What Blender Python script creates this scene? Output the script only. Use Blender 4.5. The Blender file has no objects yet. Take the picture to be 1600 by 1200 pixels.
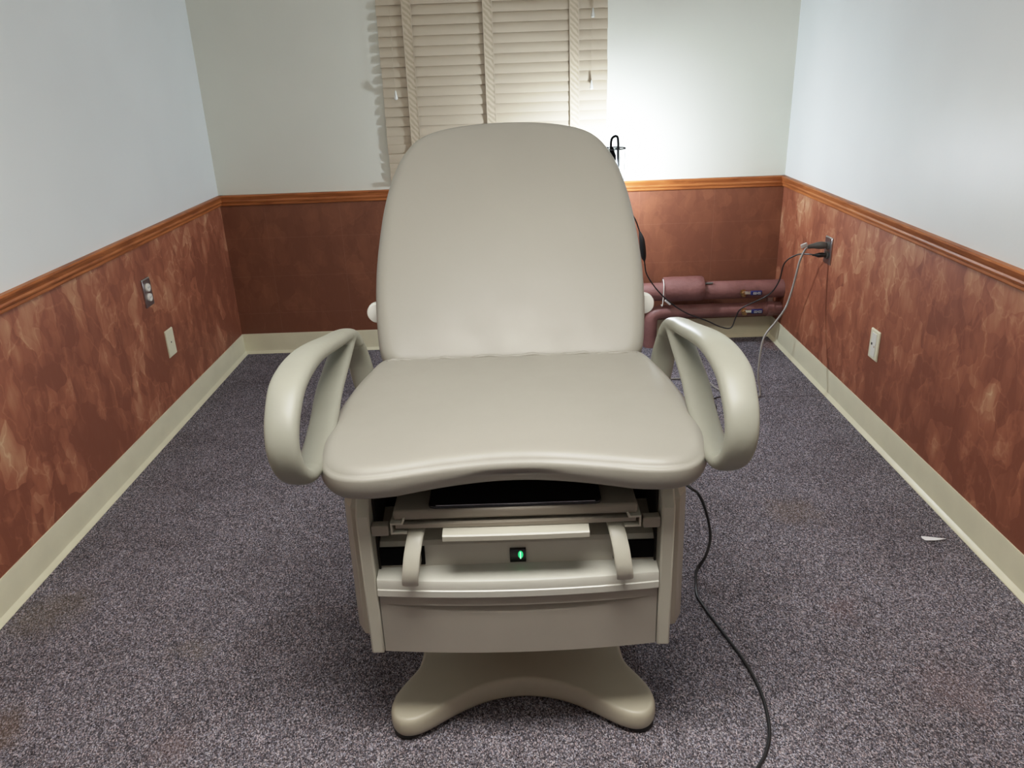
import bpy, bmesh, math, random
from mathutils import Vector, Matrix
random.seed(7)
COL = bpy.context.scene.collection
pi = math.pi

# ---------------------------------------------------------------- materials
class MB:
    def __init__(s, name, rough=.5, metal=0., spec=.5, base=None):
        s.m = bpy.data.materials.new(name); s.m.use_nodes = True
        s.nt = s.m.node_tree; s.N = s.nt.nodes; s.b = s.N['Principled BSDF']
        s.b.inputs['Roughness'].default_value = rough
        s.b.inputs['Metallic'].default_value = metal
        s.b.inputs['Specular IOR Level'].default_value = spec
        if base: s.b.inputs['Base Color'].default_value = (*base, 1)
    def n(s, t, **kw):
        o = s.N.new(t)
        for k, v in kw.items():
            if k in o.inputs: o.inputs[k].default_value = v
            else: setattr(o, k, v)
        return o
    def l(s, a, b): s.nt.links.new(a, b)
    def coords(s, scale=(1, 1, 1), rot=(0, 0, 0)):
        g = s.n('ShaderNodeNewGeometry'); mp = s.n('ShaderNodeMapping')
        mp.inputs['Scale'].default_value = scale; mp.inputs['Rotation'].default_value = rot
        s.l(g.outputs['Position'], mp.inputs['Vector']); return mp.outputs[0]
    def noise(s, vec, scale, detail=3, rough=.55, dist=0.):
        o = s.n('ShaderNodeTexNoise'); o.inputs['Scale'].default_value = scale
        o.inputs['Detail'].default_value = detail; o.inputs['Roughness'].default_value = rough
        o.inputs['Distortion'].default_value = dist; s.l(vec, o.inputs['Vector']); return o
    def ramp(s, fac, stops):
        r = s.n('ShaderNodeValToRGB'); e = r.color_ramp.elements
        while len(e) < len(stops): e.new(.5)
        for i, (p, c) in enumerate(stops):
            e[i].position = p; e[i].color = (*c, 1) if len(c) == 3 else c
        s.l(fac, r.inputs['Fac']); return r.outputs['Color']
    def mix(s, fac, a, b, mode='MIX'):
        o = s.n('ShaderNodeMix', data_type='RGBA', blend_type=mode)
        for i, v in ((0, fac), (6, a), (7, b)):
            if hasattr(v, 'is_linked') or hasattr(v, 'links'): s.l(v, o.inputs[i])
            elif isinstance(v, (int, float)): o.inputs[i].default_value = v
            else: o.inputs[i].default_value = (*v, 1)
        return o.outputs[2]
    def math(s, op, a, b=0., c=0.):
        o = s.n('ShaderNodeMath', operation=op)
        for i, v in enumerate((a, b, c)):
            if hasattr(v, 'links'): s.l(v, o.inputs[i])
            else: o.inputs[i].default_value = v
        return o.outputs[0]
    def col(s, c): s.l(c, s.b.inputs['Base Color'])
    def rgh(s, c): s.l(c, s.b.inputs['Roughness'])
    def bump(s, h, strength=.3, dist=.002):
        o = s.n('ShaderNodeBump'); o.inputs['Strength'].default_value = strength
        o.inputs['Distance'].default_value = dist; s.l(h, o.inputs['Height'])
        s.l(o.outputs[0], s.b.inputs['Normal'])

def plain(name, c, rough=.5, metal=0., spec=.5, var=.06, sc=9):
    m = MB(name, rough, metal, spec); v = m.coords()
    f = m.noise(v, sc, 4).outputs[0]
    m.col(m.ramp(f, [(.3, tuple(x*(1-var) for x in c)), (.7, tuple(min(1, x*(1+var)) for x in c))]))
    return m.m

def wall_paint(name, c):
    m = MB(name, .42, 0, .25); v = m.coords()
    f = m.noise(v, 1.3, 3).outputs[0]
    m.col(m.ramp(f, [(.3, tuple(x*.95 for x in c)), (.7, tuple(x*1.03 for x in c))]))
    h = m.noise(v, 90, 3).outputs[0]; m.bump(h, .15, .0015); return m.m

def wainscot(name, lines=False, axis='x'):
    """brushed faux suede paint: overlapping lighter tan strokes over red brown"""
    m = MB(name, .42, 0, .45)
    v0 = m.coords()
    def strokes(scale, seed, dist, stretch):
        mp = m.n('ShaderNodeMapping'); mp.inputs['Scale'].default_value = stretch
        mp.inputs['Location'].default_value = (seed, seed*.7, seed*1.3)
        w = m.noise(v0, 7, 2); 
        a = m.n('ShaderNodeVectorMath', operation='SCALE'); a.inputs[3].default_value = dist
        sub = m.n('ShaderNodeVectorMath', operation='SUBTRACT'); sub.inputs[1].default_value = (.5, .5, .5)
        m.l(w.outputs['Color'], sub.inputs[0]); m.l(sub.outputs[0], a.inputs[0])
        ad = m.n('ShaderNodeVectorMath', operation='ADD'); m.l(v0, ad.inputs[0]); m.l(a.outputs[0], ad.inputs[1])
        m.l(ad.outputs[0], mp.inputs['Vector'])
        vo = m.n('ShaderNodeTexVoronoi'); vo.inputs['Scale'].default_value = scale
        m.l(mp.outputs[0], vo.inputs['Vector'])
        return vo
    a = strokes(10, 0, .12, (1, 1, .55)); b = strokes(17, 3.3, .1, (1, 1, .6))
    sa = m.n('ShaderNodeSeparateColor'); m.l(a.outputs['Color'], sa.inputs[0])
    sb = m.n('ShaderNodeSeparateColor'); m.l(b.outputs['Color'], sb.inputs[0])
    da = m.math('MULTIPLY', sa.outputs[0], m.math('SUBTRACT', 1.0, m.math('MULTIPLY', a.outputs['Distance'], .7)))
    db = m.math('MULTIPLY', sb.outputs[0], m.math('SUBTRACT', 1.0, m.math('MULTIPLY', b.outputs['Distance'], .8)))
    big = m.noise(v0, 2.2, 3).outputs[0]
    t = m.math('ADD', m.math('MULTIPLY', da, .45), m.math('MULTIPLY', db, .35))
    t = m.math('ADD', t, m.math('MULTIPLY', m.math('SUBTRACT', big, .5), .9))
    fine = m.noise(m.coords((1, 1, .25)), 38, 4).outputs[0]
    t = m.math('ADD', t, m.math('MULTIPLY', m.math('SUBTRACT', fine, .5), .35))
    # specular sheen put into the colour: paler towards the chair rail
    sp = m.n('ShaderNodeSeparateXYZ'); m.l(v0, sp.inputs[0])
    t = m.math('ADD', t, m.math('MULTIPLY', m.math('SUBTRACT', sp.outputs[2], .45), .32))
    ed = m.n('ShaderNodeTexVoronoi', feature='DISTANCE_TO_EDGE'); ed.inputs['Scale'].default_value = 9
    wv = m.noise(v0, 9, 3); sv = m.n('ShaderNodeVectorMath', operation='SCALE'); sv.inputs[3].default_value = .16
    m.l(wv.outputs['Color'], sv.inputs[0]); av = m.n('ShaderNodeVectorMath', operation='ADD'); m.l(v0, av.inputs[0]); m.l(sv.outputs[0], av.inputs[1])
    mv = m.n('ShaderNodeMapping'); mv.inputs['Scale'].default_value = (1, 1, .6); m.l(av.outputs[0], mv.inputs['Vector']); m.l(mv.outputs[0], ed.inputs['Vector'])
    er = m.n('ShaderNodeMapRange'); m.l(ed.outputs['Distance'], er.inputs[0]); er.inputs[1].default_value = .05; er.inputs[2].default_value = 0; er.inputs[3].default_value = 0; er.inputs[4].default_value = .20
    t = m.math('ADD', t, m.math('MULTIPLY', er.outputs[0], m.math('MULTIPLY', big, 1.3)))
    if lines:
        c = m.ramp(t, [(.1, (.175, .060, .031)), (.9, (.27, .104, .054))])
        br = m.n('ShaderNodeTexBrick', offset=0.)
        mp = m.n('ShaderNodeMapping'); mp.inputs['Rotation'].default_value = (pi/2, 0, 0)
        mp.inputs['Location'].default_value = (.12, .02, 0)
        m.l(v0, mp.inputs['Vector']); m.l(mp.outputs[0], br.inputs['Vector'])
        br.inputs['Scale'].default_value = 1.0; br.inputs['Mortar Size'].default_value = .002
        br.inputs['Brick Width'].default_value = .38; br.inputs['Row Height'].default_value = .2
        br.inputs['Mortar Smooth'].default_value = .5
        c = m.mix(m.math('MULTIPLY', br.outputs['Fac'], .08), c, (.5, .3, .2))
    else:
        c = m.ramp(t, [(.10, (.22, .067, .034)), (.34, (.33, .112, .058)), (.56, (.46, .22, .122)), (.85, (.66, .44, .27))])
    m.col(c)
    m.rgh(m.math('SUBTRACT', .56, m.math('MULTIPLY', t, .2)))
    m.bump(m.math('ADD', t, m.math('MULTIPLY', fine, .6)), .25, .002)
    return m.m

def wood_mat(name, axis):
    m = MB(name, .45, 0, .3)
    sc = {'x': (1.2, 14, 14), 'y': (14, 1.2, 14)}[axis]
    v = m.coords(sc); n = m.noise(v, 4, 6, .65, .6)
    c = m.ramp(n.outputs[0], [(.28, (.18, .05, .015)), (.48, (.36, .115, .033)), (.7, (.50, .18, .058))])
    m.col(c); m.bump(n.outputs[0], .12, .001); return m.m

def carpet_mat():
    m = MB('carpet', .95, 0, .1); v = m.coords()
    vo = m.n('ShaderNodeTexVoronoi'); vo.inputs['Scale'].default_value = 480
    mp = m.n('ShaderNodeMapping'); mp.inputs['Rotation'].default_value = (0, 0, .5)
    mp.inputs['Scale'].default_value = (1, .6, 1)
    w = m.noise(v, 120, 2)
    sc = m.n('ShaderNodeVectorMath', operation='SCALE'); sc.inputs[3].default_value = .006
    m.l(w.outputs['Color'], sc.inputs[0])
    ad = m.n('ShaderNodeVectorMath', operation='ADD'); m.l(v, ad.inputs[0]); m.l(sc.outputs[0], ad.inputs[1])
    m.l(ad.outputs[0], mp.inputs['Vector']); m.l(mp.outputs[0], vo.inputs['Vector'])
    s = m.n('ShaderNodeSeparateColor'); m.l(vo.outputs['Color'], s.inputs[0])
    c = m.ramp(s.outputs[0], [(0, (.026, .024, .027)), (.35, (.095, .088, .095)), (.6, (.175, .164, .174)), (.82, (.30, .283, .295)), (1, (.51, .485, .50))])
    hue = m.ramp(s.outputs[1], [(0, (1.0, .97, 1.0)), (.25, (1.12, .95, .93)), (.5, (.97, 1.0, 1.06)), (.75, (.92, .97, 1.13)), (1, (1.06, 1.02, .97))])
    c = m.mix(1., c, hue, 'MULTIPLY')
    lo = m.noise(v, 2.6, 4, .6).outputs[0]
    c = m.mix(1., c, m.ramp(lo, [(.3, (.82, .80, .80)), (.7, (1.12, 1.12, 1.14))]), 'MULTIPLY')
    lo2 = m.noise(v, 14, 3, .6).outputs[0]
    c = m.mix(1., c, m.ramp(lo2, [(.3, (.88, .88, .88)), (.7, (1.1, 1.1, 1.1))]), 'MULTIPLY')
    # old spills on the carpet
    warp = m.noise(v, 9, 3); sc2 = m.n('ShaderNodeVectorMath', operation='SCALE'); sc2.inputs[3].default_value = .16
    m.l(warp.outputs['Color'], sc2.inputs[0])
    a2 = m.n('ShaderNodeVectorMath', operation='ADD'); m.l(v, a2.inputs[0]); m.l(sc2.outputs[0], a2.inputs[1])
    for (x, y, r, k, colr) in [(1.32, 3.88, .09, .6, (.24, .09, .05)), (.90, 2.25, .11, .45, (.17, .12, .08)), (-1.36, 1.85, .13, .5, (.13, .10, .05)),
                         (-1.24, 1.41, .09, .6, (.12, .07, .03)), (-.88, 1.67, .07, .35, (.14, .11, .06)), (.86, 1.75, .06, .3, (.19, .10, .09)),
                         (1.0, 1.45, .12, .25, (.2, .12, .11)), (-.8, 1.35, .07, .3, (.2, .12, .1))]:
        d = m.n('ShaderNodeVectorMath', operation='DISTANCE'); m.l(a2.outputs[0], d.inputs[0])
        d.inputs[1].default_value = (x+.08, y+.08, .08)
        mr = m.n('ShaderNodeMapRange'); m.l(d.outputs['Value'], mr.inputs[0])
        mr.inputs[1].default_value = r; mr.inputs[2].default_value = r*.35; mr.inputs[3].default_value = 0; mr.inputs[4].default_value = k*.65
        c = m.mix(mr.outputs[0], c, colr)
    m.col(c)
    h = m.math('ADD', m.math('MULTIPLY', s.outputs[2], .6), m.noise(v, 260, 2).outputs[0])
    m.bump(h, .8, .004); return m.m

def vinyl_mat(name, c, cracks=False):
    m = MB(name, .33, 0, .5); v = m.coords()
    f = m.noise(v, 2.2, 3).outputs[0]
    cc = m.ramp(f, [(.3, tuple(x*.95 for x in c)), (.7, tuple(x*1.03 for x in c))])
    m.col(cc)
    h1 = m.noise(v, 6, 2).outputs[0]; h2 = m.noise(v, 260, 2).outputs[0]
    m.bump(m.math('ADD', m.math('MULTIPLY', h1, 6.), m.math('MULTIPLY', h2, .3)), .25, .0015)
    r = m.ramp(m.noise(v, 12, 4).outputs[0], [(.3, (.42,)*3), (.7, (.52,)*3)]); m.rgh(r)
    return m.m

def emis(name, c, s):
    m = MB(name, .5, base=c); m.b.inputs['Emission Color'].default_value = (*c, 1)
    m.b.inputs['Emission Strength'].default_value = s; return m.m

CREAM = (.47, .455, .375)
M = dict(
    wall_side=wall_paint('wall paint side', (.77, .80, .79)),  # same paint as the back wall, cool lamp tint put into its colour
    wall_back=wall_paint('wall paint back', (.76, .755, .66)),
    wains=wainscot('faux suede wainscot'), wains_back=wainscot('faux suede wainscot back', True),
    woodx=wood_mat('rail wood x', 'x'), woody=wood_mat('rail wood y', 'y'),
    carpet=carpet_mat(), base=plain('vinyl cove base', (.66, .62, .45), .35, var=.04),
    ceil=plain('ceiling white', (.82, .82, .79), .9),
    vinyl=vinyl_mat('upholstery vinyl', (.28, .266, .228)),
    arm=plain('arm foam skin', (.27, .268, .22), .47, var=.05, sc=6),
    shell=plain('cabinet plastic', (.44, .425, .355), .38, var=.03),
    shell_lt=plain('cabinet plastic light', (.52, .515, .455), .33, var=.02),
    shell_dk=plain('side panel plastic', (.345, .315, .255), .42, var=.03),
    drawer=plain('drawer plastic', (.33, .305, .26), .45, var=.03),
    tray=plain('tray plastic', (.25, .222, .18), .45, var=.03),
    white=plain('white plastic', (.74, .74, .68), .35, var=.02),
    footm=plain('foot base paint', (.40, .37, .285), .4, var=.04),
    black=plain('black plastic', (.012, .012, .013), .4, var=.1), void=plain('dark opening', (.006, .006, .006), .9, spec=.05),
    blackg=plain('black glossy', (.008, .008, .01), .18, var=.1),
    rubber=plain('black rubber', (.015, .015, .015), .7, var=.1),
    grey=plain('grey plastic', (.10, .095, .085), .45, var=.05),
    cord_grey=plain('grey cord jacket', (.24, .22, .20), .45, var=.05),
    steel=plain('brushed steel', (.45, .45, .47), .32, 1., var=.05),
    chrome=plain('chrome', (.7, .7, .72), .15, 1., var=.02),
    brass=plain('brass', (.45, .27, .12), .35, 1., var=.1),
    pipe=None, blue=plain('blue vinyl grip', (.015, .02, .12), .35, var=.05),
    ivory=plain('ivory plastic', (.72, .68, .50), .35, var=.02),
    plate_w=plain('white device plastic', (.75, .73, .66), .35, var=.02),
    slat=plain('painted slat', (.56, .475, .355), .45, var=.04, sc=3),
    tape=None, paper=plain('paper', (.8, .8, .8), .8, var=.02),
    hole=plain('dark slot', (.02, .02, .02), .6),
    clear=plain('clear tab', (.55, .53, .5), .2, var=.05),
    gap_shade=plain('cabinet interior', (.022, .020, .017), .8, spec=.15, var=.1),
    green=emis('green switch light', (.03, .8, .25), 1.1), greenc=emis('green lamp core', (.45, 1., .6), 2.5),
    bulb=emis('lamp bulb', (.80, .90, 1.0), 1250.), panel=emis('ceiling light diffuser', (1., .97, .92), 16.),
)
def pipe_mat():
    m = MB('painted pipe insulation', .5); v = m.coords(); f = m.noise(v, 10, 4).outputs[0]
    m.col(m.ramp(f, [(.3, (.17, .070, .062)), (.7, (.26, .120, .108))]))
    m.bump(m.noise(v, 70, 3).outputs[0], .5, .004); return m.m
M['pipe'] = pipe_mat()
def tape_mat():
    m = MB('woven ladder tape', .85); v = m.coords()
    w = m.n('ShaderNodeTexWave', wave_type='BANDS', bands_direction='DIAGONAL'); w.inputs['Scale'].default_value = 24
    w.inputs['Distortion'].default_value = 4; m.l(v, w.inputs['Vector'])
    m.col(m.ramp(w.outputs['Fac'], [(.2, (.46, .38, .27)), (.8, (.58, .49, .36))])); m.bump(w.outputs['Fac'], .4, .001); return m.m
M['tape'] = tape_mat()

# ---------------------------------------------------------------- mesh helpers
def link(name, bm, mat, parent=None, smooth=True, ang=35, bevel=0., seg=3, kind=None, label=None):
    me = bpy.data.meshes.new(name)
    bmesh.ops.recalc_face_normals(bm, faces=bm.faces)
    bm.to_mesh(me); bm.free(); me.materials.append(M[mat] if isinstance(mat, str) else mat)
    o = bpy.data.objects.new(name, me); COL.objects.link(o)
    if parent: o.parent = parent
    if smooth:
        for p in me.polygons: p.use_smooth = True
        if ang < 180: me.set_sharp_from_angle(angle=math.radians(ang))
    if bevel:
        b = o.modifiers.new('bevel', 'BEVEL'); b.width = bevel; b.segments = seg; b.limit_method = 'ANGLE'; b.angle_limit = math.radians(40)
        b.harden_normals = False
    if kind: o['kind'] = kind
    if label: o['label'] = label
    return o
def box(bm, x0, x1, y0, y1, z0, z1, mtx=None):
    vs = [bm.verts.new((x, y, z)) for x in (x0, x1) for y in (y0, y1) for z in (z0, z1)]
    for f in ((0, 1, 3, 2), (4, 6, 7, 5), (0, 4, 5, 1), (2, 3, 7, 6), (0, 2, 6, 4), (1, 5, 7, 3)):
        bm.faces.new([vs[i] for i in f])
    if mtx: bmesh.ops.transform(bm, matrix=mtx, verts=vs)
    return vs
def prism(bm, poly, axis, a, b):
    """poly: 2D points; extruded along axis between a and b"""
    def P(p, t): return {'x': (t, p[0], p[1]), 'y': (p[0], t, p[1]), 'z': (p[0], p[1], t)}[axis]
    A = [bm.verts.new(P(p, a)) for p in poly]; B = [bm.verts.new(P(p, b)) for p in poly]; n = len(poly)
    bm.faces.new(A); bm.faces.new(B[::-1])
    for i in range(n): bm.faces.new((A[i], B[i], B[(i+1) % n], A[(i+1) % n]))
def cr(pts, n=8):
    """Catmull-Rom through tuples of any length"""
    P = [pts[0]] + list(pts) + [pts[-1]]; out = []
    for i in range(1, len(P)-2):
        for k in range(n):
            t = k/n
            out.append(tuple(.5*((2*b)+(c-a)*t+(2*a-5*b+4*c-d)*t*t+(-a+3*b-3*c+d)*t**3) for a, b, c, d in zip(P[i-1], P[i], P[i+1], P[i+2])))
    out.append(tuple(pts[-1])); return out
def tube(bm, pts, r, n=10, smooth=6, cap=True, r2=None):
    """round tube; pts (x,y,z) or (x,y,z,r)"""
    P = cr([tuple(p) for p in pts], smooth) if smooth else [tuple(p) for p in pts]
    V = [Vector(p[:3]) for p in P]; rings = []; up = None
    for i, v in enumerate(V):
        t = (V[min(i+1, len(V)-1)] - V[max(i-1, 0)]).normalized()
        if up is None: up = Vector((0, 0, 1)) if abs(t.z) < .9 else Vector((1, 0, 0))
        s = t.cross(up).normalized(); up = s.cross(t).normalized()
        rr = P[i][3] if len(P[i]) > 3 else r
        rings.append([bm.verts.new(v + s*math.cos(2*pi*k/n)*rr + up*math.sin(2*pi*k/n)*rr) for k in range(n)])
    for a, b in zip(rings, rings[1:]):
        for k in range(n): bm.faces.new((a[k], a[(k+1) % n], b[(k+1) % n], b[k]))
    if cap: bm.faces.new(rings[0][::-1]); bm.faces.new(rings[-1])
def band(bm, pts, n=20, sm=8, e=2.6, wide=Vector((1, 0, 0))):
    """swept rounded band; pts (x,y,z,half width,half thickness), wide axis ~ given"""
    P = cr(pts, sm); V = [Vector(p[:3]) for p in P]; rings = []
    for i, v in enumerate(V):
        t = (V[min(i+1, len(V)-1)] - V[max(i-1, 0)]).normalized()
        w = (wide - t*wide.dot(t)).normalized(); q = t.cross(w).normalized(); R = []
        for k in range(n):
            a = 2*pi*k/n; c, s_ = math.cos(a), math.sin(a)
            R.append(bm.verts.new(v + w*P[i][3]*math.copysign(abs(c)**(2/e), c) + q*P[i][4]*math.copysign(abs(s_)**(2/e), s_)))
        rings.append(R)
    for a, b in zip(rings, rings[1:]):
        for k in range(n): bm.faces.new((a[k], a[(k+1) % n], b[(k+1) % n], b[k]))
    bm.faces.new(rings[0][::-1]); bm.faces.new(rings[-1])
def lathe(bm, prof, mtx=Matrix(), n=24):
    rings = []
    for r, z in prof: rings.append([bm.verts.new(mtx @ Vector((r*math.cos(2*pi*k/n), r*math.sin(2*pi*k/n), z))) for k in range(n)])
    for a, b in zip(rings, rings[1:]):
        for k in range(n): bm.faces.new((a[k], a[(k+1) % n], b[(k+1) % n], b[k]))
    bm.faces.new(rings[0][::-1]); bm.faces.new(rings[-1])
def cushion(half, T, r, crown, deform=None, n=16, m=14, sub=6, e=2.):
    """half outline (x>=0) from bottom centre round to top centre -> closed rounded pad in local x,y,z (z = thickness)"""
    H = cr(half, sub)
    full = H + [(-x, y) for x, y in reversed(H[1:-1])]
    N = len(full); cx = 0; cy = sum(p[1] for p in full)/N
    nrm = []
    for i in range(N):
        a, b = full[i-1], full[(i+1) % N]; d = Vector((b[0]-a[0], b[1]-a[1])).normalized(); nrm.append(Vector((d.y, -d.x)))
    area = sum(full[i-1][0]*full[i][1]-full[i][0]*full[i-1][1] for i in range(N))
    if area < 0: nrm = [-x for x in nrm]
    W = max(p[0] for p in full); y0, y1 = min(p[1] for p in full), max(p[1] for p in full); ym = (y0+y1)/2; Hh = (y1-y0)/2
    bm = bmesh.new()
    def ring(inset, sc, z, crn):
        R = []
        Q = [(p[0]-q.x*inset, p[1]-q.y*inset) for p, q in zip(full, nrm)]
        for it in range(int(14*inset/max(r, 1e-6))):
            Q = [(.25*Q[i-1][0]+.5*Q[i][0]+.25*Q[(i+1) % N][0], .25*Q[i-1][1]+.5*Q[i][1]+.25*Q[(i+1) % N][1]) for i in range(N)]
        for x, y in Q:
            x, y = cx+(x-cx)*sc, cy+(y-cy)*sc
            g = (1-min(1, abs(x/W))**2.5)*(1-min(1, abs((y-ym)/Hh))**3)
            v = (x, y, z + (crown*g if z > 0 else 0))
            R.append(bm.verts.new(deform(*v, sc) if deform else v))
        return R
    rings = []
    h = T/2
    for k in range(m, 0, -1):
        s_ = k/m; rings.append(ring(r, 1-s_*.96, -h, 0))
    for k in range(0, n+1):
        a = -pi/2 + pi*k/n; c, s_ = math.cos(a), math.sin(a)
        rings.append(ring(r*(1-abs(c)**(2/e)), 1, h*math.copysign(abs(s_)**(2/e), s_), 0))
    for k in range(1, m+1):
        s_ = k/m; sc = 1-s_*.97; rings.append(ring(r, sc, h, 0))
    for a, b in zip(rings, rings[1:]):
        for k in range(N): bm.faces.new((a[k], a[(k+1) % N], b[(k+1) % N], b[k]))
    bm.faces.new(rings[0][::-1]); bm.faces.new(rings[-1])
    return bm
def thing(name, label, cat, loc=(0, 0, 0), group=None):
    o = bpy.data.objects.new(name, None); COL.objects.link(o); o.location = loc; o.empty_display_size = .05
    o['label'] = label; o['category'] = cat
    if group: o['group'] = group
    return o
def tag(o, label, cat, group=None):
    o['label'] = label; o['category'] = cat
    if group: o['group'] = group
    return o
def part(name, bm, mat, root, **kw):
    """bm is in world coordinates; stored relative to the thing's base"""
    p = root; off = Vector()
    while p: off += p.location; p = p.parent
    bmesh.ops.translate(bm, verts=bm.verts, vec=-off)
    return link(name, bm, mat, root, **kw)
def B(*boxes):
    bm = bmesh.new()
    for b in boxes: box(bm, *b)
    return bm

# ---------------------------------------------------------------- room
XL, XR, YB, YF, ZC = -1.481, 1.366, 4.05, -1.6, 2.5
RZ = .843
S = dict(kind='structure', smooth=False)
link('floor', B((XL-.1, XR+.1, YF-.1, YB+.1, -.08, 0)), 'carpet', **S)
link('ceiling', B((XL-.1, XR+.1, YF-.1, YB+.1, ZC, ZC+.08)), 'ceil', **S)
def wall(name, x0, x1, y0, y1, mu, ml):
    o = link(name, B((x0, x1, y0, y1, RZ-.02, ZC)), mu, **S)
    bm = bmesh.new(); bm.from_mesh(o.data); vs = box(bm, x0, x1, y0, y1, 0, RZ-.02)
    bm.to_mesh(o.data); bm.free(); o.data.materials.append(M[ml])
    for p in o.data.polygons:
        if p.center.z < RZ-.019: p.material_index = 1
    return o
wall('wall_back', XL-.1, XR+.1, YB, YB+.1, 'wall_back', 'wains_back')
wall('wall_front', XL-.1, XR+.1, YF-.1, YF, 'wall_back', 'wains')
wall('wall_left', XL-.1, XL, YF, YB, 'wall_side', 'wains')
wall('wall_right', XR, XR+.1, YF, YB, 'wall_side', 'wains')
# chair rail profile (out from wall, z)
RP = [(0, -.052), (.010, -.052), (.012, -.048), (.012, -.040), (.016, -.036), (.018, -.030), (.016, -.024), (.018, -.018), (.022, -.012), (.024, -.005), (.020, 0), (0, 0)]
BP = [(0, .108), (.0035, .108), (.005, .104), (.005, .030), (.008, .014), (.016, .005), (.022, .002), (.022, 0), (0, 0)]
def run(name, prof, side, mat, z):
    bm = bmesh.new()
    if side == 'left': prism(bm, [(XL+a, z+b) for a, b in prof], 'y', YF, YB)
    if side == 'right': prism(bm, [(XR-a, z+b) for a, b in prof], 'y', YF, YB)
    if side == 'back': prism(bm, [(YB-a, z+b) for a, b in prof], 'x', XL+.004, XR-.004)
    if side == 'front': prism(bm, [(YF+a, z+b) for a, b in prof], 'x', XL+.02, XR-.02)
    return link(name, bm, mat, kind='structure', ang=25)
for i, s_ in enumerate(('back', 'left', 'right', 'front')):
    run('trim_%d' % (i+1), RP, s_, 'woodx' if s_ in ('back', 'front') else 'woody', RZ)
    run('baseboard_'+s_, BP, s_, 'base', 0)

# ---------------------------------------------------------------- ceiling light (above the camera)
for (lx, ly) in ((-.0, .85),):
    t = thing('ceiling_light', 'white recessed ceiling light panel above the exam chair', 'light', (lx, ly, ZC-.03))
    part('frame', B((lx-.62, lx+.62, ly-.32, ly-.30, ZC-.03, ZC), (lx-.62, lx+.62, ly+.30, ly+.32, ZC-.03, ZC),
                    (lx-.62, lx-.60, ly-.30, ly+.30, ZC-.03, ZC), (lx+.60, lx+.62, ly-.30, ly+.30, ZC-.03, ZC)), 'white', t)
    part('diffuser', B((lx-.60, lx+.60, ly-.30, ly+.30, ZC-.02, ZC-.01)), 'panel', t)

ld = bpy.data.lights.new('ceiling_lamp', 'AREA'); ld.shape = 'RECTANGLE'; ld.size = 1.15; ld.size_y = .55; ld.energy = 28; ld.color = (1., .96, .90); ld.spread = math.radians(135)
lo_ = bpy.data.objects.new('ceiling_lamp', ld); COL.objects.link(lo_); lo_.location = (0, .85, ZC-.035); lo_.visible_camera = True
# ---------------------------------------------------------------- window blind
bx0, bx1, by = -.603, .470, YB-.0105
blind = thing('venetian_blind', 'closed tan wooden venetian blind with wide cloth tapes behind the chair back', 'blind', ((bx0+bx1)/2, YB, .87))
bm = bmesh.new(); z = .90; k = 0
while z < 2.14:
    tl = math.radians(78 if z > 1.095 else (100 if z < 1.04 else 88)); d = .025
    jx = random.uniform(-.0015, .0015); tl += random.uniform(-.01, .03)
    mt = Matrix.Translation((0, by, z)) @ Matrix.Rotation(tl, 4, 'X')
    vs = []
    pr = [(-d, 0), (-d*.5, .0022), (0, .003), (d*.5, .0022), (d, 0)]
    poly = [(a, b+.0014) for a, b in pr] + [(a, b-.0014) for a, b in reversed(pr)]
    n0 = len(bm.verts)
    A = [bm.verts.new(mt @ Vector((bx0+jx, a, b))) for a, b in poly]; Bq = [bm.verts.new(mt @ Vector((bx1+jx, a, b))) for a, b in poly]
    bm.faces.new(A); bm.faces.new(Bq[::-1])
    for i in range(10): bm.faces.new((A[i], Bq[i], Bq[(i+1) % 10], A[(i+1) % 10]))
    z += .0445; k += 1
part('slats', bm, 'slat', blind, ang=30)
part('bottom_rail', B((bx0, bx1, by-.022, by+.009, .862, .882)), 'slat', blind, bevel=.003)
part('headrail', B((bx0-.01, bx1+.01, by-.035, YB, 2.14, 2.20)), 'slat', blind, bevel=.004)
for tx in (-.462, -.088, .313):
    part('ladder_tape', B((tx-.022, tx+.022, by-.0165, by-.0155, .88, 2.15), (tx-.022, tx+.022, by-.024, by-.0155, .872, .88)), 'tape', blind, smooth=False)
    part('tape_edge', B((tx-.0225, tx-.019, by-.0175, by-.0165, .88, 2.15), (tx+.019, tx+.0225, by-.0175, by-.0165, .88, 2.15)), 'slat', blind, smooth=False)
for (cx, cz) in ((-.54, 1.285), (.398, 1.61), (.392, 1.30)):
    c = bmesh.new(); cy = by-.034
    tube(c, [(cx, by-.03, 2.16), (cx+.002, cy, 1.9), (cx, cy, cz+.02)], .0008, 6, 4)
    co = part('pull_cord', c, 'slat', blind)
    c = bmesh.new(); lathe(c, [(.002, .022), (.004, .016), (.0055, .004), (.0085, -.008), (.0085, -.016), (.005, -.020)], Matrix.Translation((cx, cy, cz)), 14)
    part('tassel', c, 'white', co)

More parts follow.
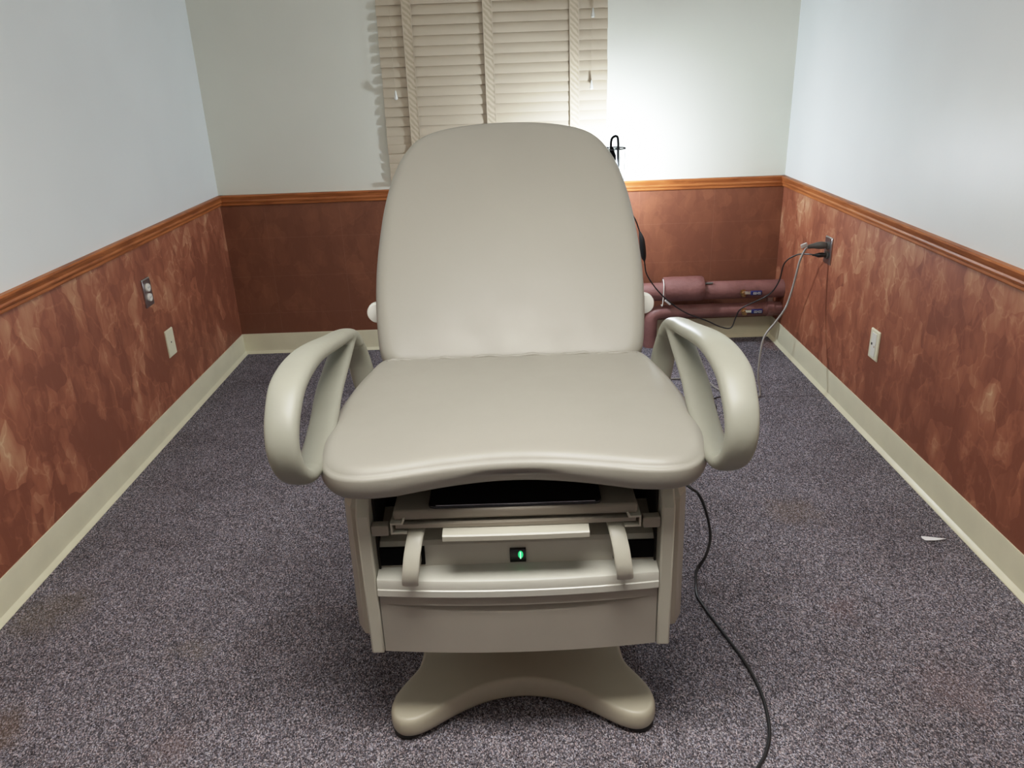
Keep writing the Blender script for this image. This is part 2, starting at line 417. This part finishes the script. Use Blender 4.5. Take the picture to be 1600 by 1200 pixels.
# ---------------------------------------------------------------- pipes by the back wall
def elbow_pipe(name, label, z, r, xe, y=3.93):
    bm = bmesh.new()
    tube(bm, [(XR, y, z), (1.2, y, z), (.9, y, z), (xe+.10, y, z), (xe+.03, y, z-.01), (xe, y, z-.06 if z > .25 else z-.05), (xe, y, .0)], r, 20, 6)
    return bm
t = thing('insulated_pipe', 'upper mauve insulated pipe along back wall, with thick sleeve and blue-handled valve', 'pipe', (1.0, 3.93, .295))
bm = bmesh.new(); tube(bm, [(XR-.001, 3.93, .293), (1.0, 3.93, .295), (.6, 3.93, .297), (.42, 3.93, .297), (.36, 3.94, .297), (.335, 3.99, .297), (.335, YB-.002, .297)], .046, 24, 6)
part('pipe', bm, 'pipe', t)
bm = bmesh.new(); lathe(bm, [(.047, 0), (.058, .001), (.062, .006), (.0635, .05), (.0625, .11), (.0635, .17), (.062, .199), (.058, .205), (.047, .206)], Matrix.Translation((.752, 3.93, .308)) @ Matrix.Rotation(pi/2, 4, 'Y'), 28)
part('sleeve', bm, 'pipe', t, label='thick pale pink insulation sleeve')
def valve(root, x, z, yf):
    bm = bmesh.new(); mt = Matrix.Translation((x, yf, z)) @ Matrix.Rotation(pi/2, 4, 'X')
    lathe(bm, [(.012, -.012), (.012, .004), (.017, .006), (.017, .012), (.009, .014), (.009, .02), (.006, .022)], mt, 6)
    lathe(bm, [(.007, 0), (.012, .004), (.014, .012), (.012, .02), (.006, .024)], Matrix.Translation((x+.004, yf-.006, z-.024)), 10)
    v = part('valve', bm, 'brass', root)
    h = part('valve_handle', B((x-.004, x+.042, yf-.021, yf-.017, z-.007, z+.008)), 'chrome', v, bevel=.0015)
    part('grip', B((x+.034, x+.092, yf-.026, yf-.012, z-.012, z+.010)), 'blue', v, bevel=.004, label='dark blue grip with white marks')
    gb = bmesh.new(); yy = yf-.0265
    for cx in (.055, .077):
        for (a, b, c_, d) in ((-.008, .008, .0035, .005), (-.008, .008, -.0065, -.005), (-.008, -.0065, -.0065, .005), (.0065, .008, -.0065, .005), (-.003, .003, -.002, .0005)):
            box(gb, x+cx+a, x+cx+b, yy, yy+.001, z+c_, z+d)
    box(gb, x+.062, x+.070, yy, yy+.001, z-.0015, z)
    part('grip_marks', gb, 'white', v, smooth=False)
valve(t, 1.150, .292, 3.885)
bm = bmesh.new(); tube(bm, [(.955, 3.905, .338), (1.0, 3.90, .341)], .005, 8, 0); tube(bm, [(.963, 3.905, .338), (.963, 3.93, .33)], .004, 8, 0)
part('bleed_pin', bm, 'grey', t)
t = thing('insulated_pipe', 'lower mauve insulated pipe just above the back baseboard', 'pipe', (1.0, 3.935, .186))
bm = bmesh.new(); tube(bm, [(XR-.001, 3.935, .184), (1.0, 3.935, .186), (.78, 3.935, .186), (.73, 3.935, .182), (.70, 3.935, .16), (.695, 3.935, .11), (.695, 3.935, .002)], .035, 24, 6)
part('pipe', bm, 'pipe', t)
bm = bmesh.new(); lathe(bm, [(.036, 0), (.0405, .002), (.0405, .035), (.036, .037)], Matrix.Translation((1.29, 3.935, .186)) @ Matrix.Rotation(pi/2, 4, 'Y'), 24)
part('collar', bm, 'pipe', t)
valve(t, 1.166, .190, 3.9)
t = thing('pipe_bracket', 'small pale metal pipe bracket between the two pipes at the right corner', 'bracket', (1.31, YB, .24))
part('clip', B((1.297, 1.322, 3.93, 3.936, .224, .246), (1.297, 1.302, 3.936, YB-.006, .224, .246), (1.28, 1.345, YB-.006, YB-.001, .228, .246)), 'steel', t, bevel=.001)
t = thing('pipe_hook', 'thin pale wire hook hanging off the left end of the pipe sleeve', 'hook', (.752, 3.86, .26))
bm = bmesh.new(); tube(bm, [(.748, 3.905, .366), (.746, 3.868, .345), (.744, 3.862, .30), (.742, 3.862, .255), (.737, 3.855, .24), (.733, 3.85, .25)], .0022, 8)
part('wire', bm, 'white', t)
bm = bmesh.new(); box(bm, -.018, .018, -.004, .004, -.006, .006, Matrix.Translation((.766, 3.852, .262)) @ Matrix.Rotation(.7, 4, 'Y'))
part('tie', bm, 'clear', t, bevel=.001)

# ---------------------------------------------------------------- wall plates
def plate(name, label, cat, side, y, z, mat, w=.070, h=.114, yw=None):
    s_ = 1 if side == 'L' else -1; X = XL if side == 'L' else XR
    t = thing(name, label, cat, (X, y, z)); bm = bmesh.new()
    prism(bm, [(X, z-h/2), (X+s_*.003, z-h/2), (X+s_*.006, z-h/2+.004), (X+s_*.006, z+h/2-.004), (X+s_*.003, z+h/2), (X, z+h/2)], 'y', y-w/2, y+w/2)
    part('plate', bm, mat, t, bevel=.0012, ang=25); return t, X, s_
t, X, s_ = plate('power_outlet', 'steel duplex outlet with white sockets on left wall, above the blank plate', 'outlet', 'L', 3.085, .605, 'steel')
for dz in (.020, -.020):
    bm = bmesh.new(); mt = Matrix.Translation((X+.005, 3.085, .605+dz)) @ Matrix.Rotation(pi/2, 4, 'Y')
    lathe(bm, [(.0165, 0), (.0165, .006), (.0155, .0075), (.004, .0078)], mt, 20)
    so = part('socket', bm, 'plate_w', t)
    part('slot', B((X+.0125, X+.0131, 3.085-.007, 3.085-.005, .605+dz-.003, .605+dz+.005), (X+.0125, X+.0131, 3.085+.005, 3.085+.007, .605+dz-.003, .605+dz+.005)), 'hole', so, smooth=False)
t, X, s_ = plate('wall_plate', 'blank ivory wall plate low on the left wall, below the steel outlet', 'wall plate', 'L', 3.195, .355, 'ivory', .074, .118)
bm = bmesh.new(); lathe(bm, [(.0035, 0), (.0035, .0015), (.001, .002)], Matrix.Translation((X+.006, 3.195, .357)) @ Matrix.Rotation(pi/2, 4, 'Y'), 12)
part('screw', bm, 'grey', t)
t, X, s_ = plate('wall_plate', 'ivory jack plate low on right wall, nearer the camera than the plugged outlet', 'wall plate', 'R', 2.850, .361, 'ivory', .072, .118)
part('insert', B((X-.0085, X-.005, 2.832, 2.868, .315, .407)), 'plate_w', t, bevel=.001)
part('jack', B((X-.0092, X-.0084, 2.857, 2.866, .358, .367)), 'hole', t, smooth=False)
part('screw', B((X-.0092, X-.0084, 2.838, 2.842, .352, .36)), 'brass', t, smooth=False)
t, X, s_ = plate('power_outlet', 'steel duplex outlet on right wall with two cords plugged in', 'outlet', 'R', 3.395, .606, 'steel', .074, .118)
for dz in (.020, -.020):
    bm = bmesh.new(); mt = Matrix.Translation((X-.005, 3.395, .606+dz)) @ Matrix.Rotation(-pi/2, 4, 'Y')
    lathe(bm, [(.0165, 0), (.0165, .006), (.0155, .0075), (.004, .0078)], mt, 20)
    part('socket', bm, 'grey', t)

# ---------------------------------------------------------------- cords
t = thing('electrical_cable', 'thick grey cord hanging from upper socket of the right wall outlet to the carpet', 'cord', (1.08, 3.22, 0))
bm = bmesh.new(); tube(bm, [(1.353, 3.397, .628, .012), (1.34, 3.40, .628, .0155), (1.322, 3.405, .627, .0155), (1.30, 3.41, .624, .011), (1.285, 3.415, .620, .009), (1.279, 3.416, .618, .006)], .014, 14, 4)
part('plug', bm, 'grey', t)
bm = bmesh.new(); box(bm, -.014, .014, -.006, .006, -.008, .008, Matrix.Translation((1.262, 3.41, .628)) @ Matrix.Rotation(-.4, 4, 'Y'))
part('tag', bm, 'clear', t, bevel=.002, label='clear plastic tag on the plug')
bm = bmesh.new()
tube(bm, [(1.285, 3.415, .620), (1.270, 3.417, .606), (1.252, 3.415, .560), (1.240, 3.41, .50), (1.225, 3.40, .435), (1.198, 3.38, .36), (1.148, 3.35, .302), (1.099, 3.33, .245), (1.076, 3.30, .181), (1.062, 3.26, .085),
          (1.068, 3.235, .018), (1.055, 3.212, .005), (.996, 3.19, .005), (.930, 3.245, .005), (.895, 3.329, .005), (.874, 3.401, .005), (.80, 3.45, .005), (.6, 3.40, .005), (.35, 3.0, .005), (.2, 2.62, .005), (.15, 2.45, .02), (.15, 2.38, .12)], .0045, 10, 8)
part('cable', bm, 'cord_grey', t)

t = thing('lamp_cord', 'thin black cord from the caged lamp to lower socket of the right wall outlet', 'cord', (.93, 3.72, .1))
bm = bmesh.new(); tube(bm, [(1.354, 3.394, .586, .009), (1.340, 3.398, .586, .0105), (1.325, 3.40, .585, .0105), (1.310, 3.405, .585, .005), (1.300, 3.408, .584, .004)], .01, 12, 4)
part('plug', bm, 'black', t)
bm = bmesh.new()
tube(bm, [(.481, 3.68, .78), (.55, 3.69, .74), (.588, 3.70, .66), (.606, 3.70, .58), (.618, 3.70, .502), (.634, 3.70, .439), (.708, 3.70, .341), (.814, 3.70, .257), (.932, 3.70, .205), (1.00, 3.70, .172), (1.051, 3.70, .166), (1.072, 3.70, .221), (1.094, 3.68, .272),
          (1.203, 3.65, .34), (1.231, 3.60, .418), (1.229, 3.54, .52), (1.262, 3.49, .568), (1.290, 3.43, .584), (1.312, 3.405, .585)], .0032, 8, 8)
part('cable', bm, 'black', t)
bm = bmesh.new(); tube(bm, [(.590, 3.70, .655, .004), (.596, 3.70, .635, .010), (.602, 3.70, .61, .0135), (.607, 3.70, .57, .0145), (.612, 3.70, .535, .012), (.616, 3.70, .515, .004)], .016, 14, 4)
part('inline_switch', bm, 'black', t)

t = thing('loose_wire', 'short thin dark cord end curled on the carpet seen through the right armrest', 'cord', (.88, 3.2, 0))
bm = bmesh.new(); tube(bm, [(.925, 3.215, .003), (.883, 3.225, .003), (.846, 3.19, .003), (.850, 3.13, .003), (.838, 3.088, .003), (.821, 3.023, .003)], .0028, 8, 8)
part('cable', bm, 'black', t)

t = thing('foot_control_cord', 'long black cord snaking over the carpet in front of the chair, right side', 'cord', (.55, 1.8, 0))
bm = bmesh.new()
tube(bm, [(.3335, 2.08, .302), (.40, 2.04, .315), (.475, 1.97, .270), (.504, 1.98, .240), (.533, 1.99, .17), (.545, 1.975, .10), (.527, 1.945, .055), (.500, 1.93, .02), (.487, 1.88, .005), (.479, 1.83, .004), (.486, 1.78, .004), (.507, 1.69, .004), (.534, 1.58, .004),
          (.545, 1.50, .004), (.546, 1.43, .004), (.533, 1.345, .004), (.505, 1.28, .004), (.46, 1.22, .004), (.40, 1.12, .004), (.38, 1.0, .004)], .0042, 10, 8)
part('cable', bm, 'black', t)
bm = bmesh.new(); tube(bm, [(.3335, 2.10, .287), (.40, 2.06, .30), (.48, 1.99, .262), (.515, 1.985, .225), (.535, 1.99, .16), (.547, 1.978, .095), (.527, 1.95, .045), (.503, 1.935, .012)], .0022, 8, 8)
part('second_strand', bm, 'black', t)

# paper scrap
bm = bmesh.new(); P = [(1.225, 2.075), (1.228, 2.085), (1.262, 2.076), (1.295, 2.066), (1.262, 2.060), (1.230, 2.061)]
prism(bm, P, 'z', .004, .0055); tag(link('paper_scrap', bm, 'paper', smooth=False), 'small white pointed paper scrap on the carpet near the right baseboard', 'paper')

# ---------------------------------------------------------------- caged lamp behind the chair
lx, ly = .463, 3.68
lamp = thing('floor_lamp', 'black gooseneck floor lamp with wire cage glowing behind the chair back', 'lamp', (lx+.016, ly, 0))
bm = bmesh.new(); lathe(bm, [(.11, 0), (.11, .008), (.10, .014), (.02, .018), (.012, .03)], Matrix.Translation((lx+.016, ly, 0)), 32); part('base', bm, 'black', lamp)
bm = bmesh.new(); tube(bm, [(lx+.018, ly, .02), (lx+.018, ly, .5), (lx+.018, ly, .962)], .0045, 10, 0); part('pole', bm, 'steel', lamp)
bm = bmesh.new(); tube(bm, [(lx+.018, ly, .957), (lx+.018, ly, 1.021), (lx+.0165, ly, 1.076), (lx+.008, ly, 1.090), (lx-.008, ly, 1.084), (lx-.0145, ly, 1.067), (lx-.0145, ly, 1.031)], .0056, 12, 8); part('gooseneck', bm, 'void', lamp)
cxl = lx-.010
bm = bmesh.new(); lathe(bm, [(.004, .05), (.007, .046), (.012, .030), (.018, .014), (.019, -.004), (.016, -.016)], Matrix.Translation((cxl, ly, .994)), 20); part('socket', bm, 'void', lamp)
bm = bmesh.new(); bmesh.ops.create_uvsphere(bm, u_segments=20, v_segments=14, radius=.030, matrix=Matrix.Translation((cxl, ly, .932)) @ Matrix.Diagonal((1, 1, 1.15, 1))); part('bulb', bm, 'bulb', lamp)
def hoop(bm, x, y, z, r, w, n=40):
    pts = [(x+r*math.cos(2*pi*k/n), y+r*math.sin(2*pi*k/n), z) for k in range(n+1)]; tube(bm, pts, w, 6, 0)
bm = bmesh.new(); hoop(bm, cxl, ly, 1.038, .060, .0030)
for k in range(6):
    a = k*pi/3
    tube(bm, [(cxl+.060*math.cos(a), ly+.060*math.sin(a), 1.038), (cxl+.054*math.cos(a), ly+.054*math.sin(a),   .885)], .0014, 6, 0)
for k in range(3):
    a = k*pi/3+.3; tube(bm, [(cxl+.060*math.cos(a), ly+.060*math.sin(a), 1.038), (cxl-.060*math.cos(a), ly-.060*math.sin(a), 1.038)], .0016, 6, 0)
hoop(bm, cxl, ly,   .885, .054, .0012)
part('wire_cage', bm, 'void', lamp)

# ---------------------------------------------------------------- the exam chair
CX = -.016
chair = thing('exam_chair', 'beige powered medical exam chair with looped armrests standing in the middle of the carpet', 'exam chair', (CX, 1.85, 0))
def px_(pts): return pts
# seat
seat_half = [(0, 1.312), (.05, 1.310), (.12, 1.301), (.18, 1.290), (.25, 1.277), (.30, 1.277), (.338, 1.293), (.366, 1.332), (.381, 1.39), (.386, 1.475), (.381, 1.60), (.367, 1.72), (.352, 1.80), (.340, 1.855), (.315, 1.885), (.25, 1.895), (.12, 1.895), (0, 1.895)]
def seat_def(x, y, z, sc):
    c = 1-min(1, abs(x)/.22)**2
    if z < 0 and y < 1.6: z += .010*c*(1 if y < 1.45 else (1.6-y)/.15)
    # soft saddle and front roll
    if z > .02: z -= .006*max(0, (1.42-y)/.12)*(1 if y < 1.42 else 0)
    # gathered corners
    return (x+CX, y, z+.690)
bm = cushion(seat_half, .076, .036, .010, seat_def, e=2.3)
part('seat_cushion', bm, 'vinyl', chair, ang=180)
# back cushion
back_half = [(0, -.005), (.15, -.005), (.27, -.004), (.308, .008), (.330, .04), (.341, .10), (.350, .20), (.352, .30), (.347, .40), (.338, .49), (.322, .575), (.300, .642), (.268, .698), (.225, .732), (.16, .754), (.08, .766), (0, .769)]
a = math.radians(45)
Mb = Matrix.Translation((CX, 1.85, .70)) @ Matrix(((1, 0, 0, 0), (0, math.cos(a), -math.sin(a), 0), (0, math.sin(a), math.cos(a), 0), (0, 0, 0, 1)))
def back_def(x, s_, z, sc): 
    return tuple(Mb @ Vector((x, s_, z-.012)))
bm = cushion(back_half, .074, .035, .010, back_def, e=2.3)
part('back_cushion', bm, 'vinyl', chair, ang=180)
def back_def2(x, s_, z, sc): return tuple(Mb @ Vector((x*.94, .02+s_*.95, z-.066)))
bm = cushion(back_half, .038, .015, 0, back_def2, m=4, n=8)
part('back_shell', bm, 'shell', chair, ang=60)
# crumpled seam welt between seat and back
bm = bmesh.new(); pts = []
for i in range(40):
    x = -.31+.62*i/39; pts.append((CX+x, 1.842+.002*math.sin(i*1.7), .727+.0025*math.sin(i*.9)+.006*(1-abs(x)/.31)**.5-.001+(.002*math.sin(i*2.9) if abs(x) > .17 else 0), .0050+.0014*math.sin(i*2.3)))
tube(bm, pts, .004, 8, 3); part('seam_welt', bm, 'vinyl', chair, ang=180)
for s_ in (-1, 1):
    bm = bmesh.new(); mt = Matrix.Translation((CX+s_*.355, 2.03, .800)) @ Matrix.Rotation(pi/2, 4, 'X')
    lathe(bm, [(.012, -.02), (.024, -.017), (.0275, -.010), (.0275, .004), (.025, .010), (.015, .0125)], mt, 28)
    box(bm, CX+s_*.30, CX+s_*.36, 2.025, 2.04, .79, .81)
    part('pivot_cap', bm, 'white', chair, ang=50, label='round white plastic cap at the side of the backrest')
# armrests
pad = [(.374, 1.805, .790), (.382, 1.775, .822), (.386, 1.715, .840), (.389, 1.646, .852), (.396, 1.46, .885), (.401, 1.335, .880), (.401, 1.268, .844), (.399, 1.236, .800), (.394, 1.238, .755), (.388, 1.268, .722), (.386, 1.318, .705), (.385, 1.36, .702)]
wid = [(.022, .014), (.024, .015), (.025, .015), (.027, .016), (.032, .018), (.034, .019), (.032, .019), (.030, .018), (.029, .017), (.028, .016), (.026, .015), (.024, .014)]
strut = [(.388, 1.30, .706, .027, .014), (.389, 1.40, .708, .029, .013), (.390, 1.489, .733, .030, .013), (.391, 1.57, .766, .030, .013), (.389, 1.68, .798, .028, .014), (.385, 1.76, .822, .024, .014)]
mount = [(.384, 1.765, .825, .024, .014), (.383, 1.81, .79, .028, .014), (.378, 1.838, .735, .030, .015), (.371, 1.845, .68, .030, .02), (.355, 1.84, .61, .032, .022)]
for s_ in (-1, 1):
    bm = bmesh.new()
    for path in ([p+w for p, w in zip(pad, wid)], strut, mount):
        band(bm, [(CX+s_*p[0],)+tuple(p[1:]) for p in path], e=2.5)
    o = part('armrest', bm, 'arm', chair, ang=180)
    r = o.modifiers.new('remesh', 'REMESH'); r.mode = 'VOXEL'; r.voxel_size = .0035; r.use_smooth_shade = True
    sm = o.modifiers.new('smooth', 'SMOOTH'); sm.factor = .5; sm.iterations = 10
# cabinet shell: rear body
C = CX
cab = bmesh.new()
for s_ in (-1, 1): # inner side walls, full depth
    x0, x1 = sorted((C+s_*.284, C+s_*.300)); box(cab, x0, x1, 1.36, 2.38, .275, .640)
box(cab, C-.30, C+.30, 2.36, 2.40, .275, .640); box(cab, C-.284, C+.284, 1.52, 2.36, .275, .42); box(cab, C-.30, C+.30, 1.60, 2.36, .600, .640)
box(cab, C-.284, C+.284, 1.358, 1.53, .270, .395)
part('cabinet_body', cab, 'shell', chair, bevel=.003)
part('gap_shade_panel', B((C-.283, C+.283, 1.52, 1.53, .42, .650), (C-.283, C+.283, 1.40, 1.53, .42, .432), (C-.283, C-.279, 1.36, 1.52, .43, .65), (C+.279, C+.283, 1.36, 1.52, .43, .65)), 'gap_shade', chair, smooth=False)  # near-black panels paint the shade in the gaps under the seat
for s_ in (-1, 1):
    bm = bmesh.new()
    # outer side panel, faceted front edge, slightly splayed
    poly = [(.300, 1.352), (.326, 1.358), (.344, 1.39), (.346, 1.60), (.346, 2.36), (.335, 2.40), (.300, 2.40)]
    lo = [bm.verts.new((C+s_*(x if x < .31 else x+.002), y, .292)) for x, y in poly]; hi = [bm.verts.new((C+s_*x, y, .598)) for x, y in poly]
    tp = [bm.verts.new((C+s_*(x if x < .31 else x-.008), y+(.034 if y < 1.5 else 0), .638)) for x, y in poly]
    n = len(poly); bm.faces.new(lo); bm.faces.new(tp[::-1])
    for A, Bq in ((lo, hi), (hi, tp)):
        for i in range(n): bm.faces.new((A[i], Bq[i], Bq[(i+1) % n], A[(i+1) % n]))
    part('side_panel', bm, 'shell_dk', chair, bevel=.0025, ang=30)
    bm = bmesh.new()
    poly = [(1.330, .262), (1.330, .594), (1.366, .640), (1.40, .640), (1.40, .262)]
    poly = [(y-.0, z) for y, z in poly]
    x0, x1 = sorted((C+s_*.2855, C+s_*.3125))
    prism(bm, poly, 'x', x0, x1)
    part('corner_post', bm, 'shell', chair, bevel=.004, ang=30)
# drawer
def bow(x): return -.016*(1-(x/.284)**2)
bm = bmesh.new(); nx = 141
zs = [.262, .264, .28, .30, .320, .335, .345, .352, .357, .361, .364, .3665, .3685, .3705, .3725, .3745, .3765, .3785, .3805, .3825, .3838, .3845, .3855, .387, .3885, .396, .4045]
g = []
for z in zs:
    row = []
    for i in range(nx):
        x = -.284+.568*i/(nx-1); u = max(0, 1-(x/.268)**2)
        if z <= .3846:
            gh = .002+.017*u; tt = max(0, (z-(.3845-gh))/gh); sm_ = max(0, (z-.320)/.065); dep = .014*u**.6*tt + .004*u*sm_*sm_
        else: dep = -.003*min(1, u*4) if z < .3887 else 0
        row.append(bm.verts.new((C+x, 1.336+bow(x)+dep+(0.004 if z == .262 else 0), z + (0.0 if z < .37 else -.004*(0)))))
    g.append(row)
for r0, r1 in zip(g, g[1:]):
    for i in range(nx-1): bm.faces.new((r0[i], r0[i+1], r1[i+1], r1[i]))
ex = bmesh.ops.extrude_face_region(bm, geom=bm.faces[:])
bmesh.ops.translate(bm, vec=(0, .02, 0), verts=[v for v in ex['geom'] if isinstance(v, bmesh.types.BMVert)])
dr = part('drawer', bm, 'drawer', chair, ang=32)
def bowed(prof, hw, k=40, off=0):
    bm = bmesh.new(); R = []
    for i in range(k+1):
        x = -hw+2*hw*i/k; b = bow(x)
        R.append([bm.verts.new((C+x, y+b*w, z)) for (y, z, w) in prof])
    n = len(prof)
    for A, Bq in zip(R, R[1:]):
        for j in range(n): bm.faces.new((A[j], A[(j+1) % n], Bq[(j+1) % n], Bq[j]))
    bm.faces.new(R[0][::-1]); bm.faces.new(R[-1]); return bm
bm = bowed([(1.338, .406, 1), (1.329, .408, 1), (1.326, .411, 1), (1.326, .425, 1), (1.3285, .4265, 1), (1.3285, .441, 1), (1.331, .446, 1), (1.336, .4485, 1), (1.368, .4535, 0), (1.385, .4535, 0), (1.385, .406, 0)], .2845)
part('front_ledge', bm, 'shell_lt', chair, ang=28)
bm = bmesh.new(); prism(bm, [(1.366, .450), (1.370, .500), (1.376, .508), (1.470, .534), (1.470, .528), (1.384, .500), (1.384, .45)], 'x', C-.279, C+.279)
rp = part('recess_panel', bm, 'shell_lt', chair, ang=25)
for x0, x1 in ((-.279, -.188), (.196, .279)):
    part('slot_shade', B((C+x0, C+x1, 1.3625, 1.38, .4585, .4985)), 'void', chair, smooth=False)  # black block paints the darkness of an open stirrup slot
# switch
sw = part('power_switch', B((C-.0145, C+.0185, 1.3625, 1.372, .457, .488)), 'blackg', chair, bevel=.001)
bm = bmesh.new(); lathe(bm, [(.001, .003), (.004, .0025), (.0055, 0), (.0055, -.002)], Matrix.Translation((C+.0075, 1.363, .475)) @ Matrix.Rotation(pi/2, 4, 'X') @ Matrix.Diagonal((1, 1.7, 1, 1)), 16)
part('green_light', bm, 'green', sw, label='glowing green light')
part('light_core', B((C+.0065, C+.0080, 1.3592, 1.3600, .467, .483)), 'greenc', sw, smooth=False)
# pull-out tray (footrest) under the seat
part('tray', B((C-.240, C+.240, 1.338, 1.50, .578, .600)), 'tray', chair, bevel=.006)
pp = [(-.170, 1.50), (-.170, 1.354), (-.1665, 1.3455), (-.158, 1.342), (.158, 1.342), (.1665, 1.3455), (.170, 1.354), (.170, 1.50)]
bm = bmesh.new(); prism(bm, [(C+x, y) for x, y in pp], 'z', .600, .606)
pd = part('tread_pad', bm, 'blackg', chair, bevel=.0015, label='glossy black pad on the tray')
part('trim_line', B((C-.155, C+.157, 1.3435, 1.3455, .6058, .6070)), 'chrome', pd, smooth=False)
part('tray_plate', bowed([(1.337, .563, .3), (1.337, .5715, .3), (1.50, .5715, 0), (1.50, .563, 0)], .236), 'tray', chair)
for s_ in (-1, 1):
    x0, x1 = sorted((C+s_*.2495, C+s_*.2840)); part('rail_block', B((x0, x1, 1.330, 1.352, .549, .572)), 'tray', chair, bevel=.003)
    bm = bmesh.new(); q = lambda u: C+s_*u
    pr = [(.214, .552), (.246, .552), (.246, .577), (.224, .577), (.220, .586), (.216, .586), (.221, .573), (.242, .573), (.242, .556), (.214, .556)]
    prism(bm, [(q(u), z) for u, z in pr], 'y', 1.331, 1.39); part('channel_rail', bm, 'shell', chair, ang=25, bevel=.0008)
part('tray_handle', bowed([(1.318, .5445, .5), (1.315, .547, .5), (1.315, .557, .5), (1.318, .5595, .5), (1.345, .5625, 0), (1.345, .556, 0)], .143), 'shell', chair, ang=30, label='pale pull handle')
# stirrup ends
for s_ in (-1, 1):
    bm = bmesh.new()
    band(bm, [(C+s_*(.196+dx), y, z, .0165, .0055) for dx, y, z in ((0, 1.40, .555), (0, 1.362, .553), (.003, 1.333, .543), (.008, 1.310, .520), (.012, 1.298, .492), (.015, 1.297, .470), (.016, 1.302, .455))], n=16, e=4)
    box(bm, C+s_*.208-.013, C+s_*.208+.013, 1.305, 1.37, .470, .490)
    part('stirrup', bm, 'shell', chair, ang=40)
# lift column + foot base
part('lift_column', B((C-.17, C+.17, 1.72, 2.12, .045, .285)), 'footm', chair, bevel=.02)
foot = [(0, 1.455), (.06, 1.447), (.115, 1.425), (.165, 1.393), (.205, 1.363), (.240, 1.345), (.272, 1.345), (.293, 1.364), (.300, 1.393), (.292, 1.430), (.268, 1.473), (.249, 1.505), (.243, 1.55), (.241, 1.62), (.241, 1.80), (.243, 2.05), (.262, 2.20), (.297, 2.30), (.297, 2.36), (.262, 2.385), (.20, 2.36), (.10, 2.31), (0, 2.30)]
def foot_def(x, y, z, sc):
    c = max(0, 1-((y-1.85)/.5)**2)
    return (x+C, y, z+.036+(.02*c if z > 0 else 0))
bm = cushion(foot, .050, .012, .0, foot_def, m=8, n=12, e=2.6)
part('foot_base', bm, 'footm', chair, ang=180)
for (x, y) in ((-.262, 1.383), (.262, 1.383), (-.27, 2.34), (.27, 2.34)):
    bm = bmesh.new(); lathe(bm, [(.032, 0), (.034, .004), (.034, .014)], Matrix.Translation((C+x, y, 0)), 24); part('rubber_foot', bm, 'rubber', chair)

# ---------------------------------------------------------------- camera and light
cam = bpy.data.cameras.new('camera'); co = bpy.data.objects.new('camera', cam); COL.objects.link(co)
cam.sensor_fit = 'HORIZONTAL'; cam.sensor_width = 36; cam.lens = 1234/1600*36; cam.clip_start = .05
R = Matrix(((.99938232, .03400598, .00886441), (-.00450886, .37423558, -.92732271), (-.03485189, .92670995, .37415775)))
co.matrix_world = Matrix.Translation((0, 0, 1.4)) @ R.to_4x4()
bpy.context.scene.camera = co
w = bpy.data.worlds.new('world'); bpy.context.scene.world = w; w.use_nodes = True
w.node_tree.nodes['Background'].inputs[0].default_value = (.5, .52, .55, 1); w.node_tree.nodes['Background'].inputs[1].default_value = .1
sc = bpy.context.scene
sc.view_settings.view_transform = 'Standard'; sc.view_settings.look = 'None'; sc.view_settings.exposure = 0

vs_ = sc.view_settings; vs_.use_curve_mapping = True; cm = vs_.curve_mapping
cm.white_level = (3, 3, 3); cm.extend = 'HORIZONTAL'
cv = cm.curves[3]; cv.points[0].location = (0, 0); cv.points[-1].location = (1, 1)
for x, y in ((.04, .031), (.10, .078), (.35, .285), (.65, .505), (1.0, .71), (1.5, .87), (2.1, .965)): cv.points.new(x/3, y)
cm.update()
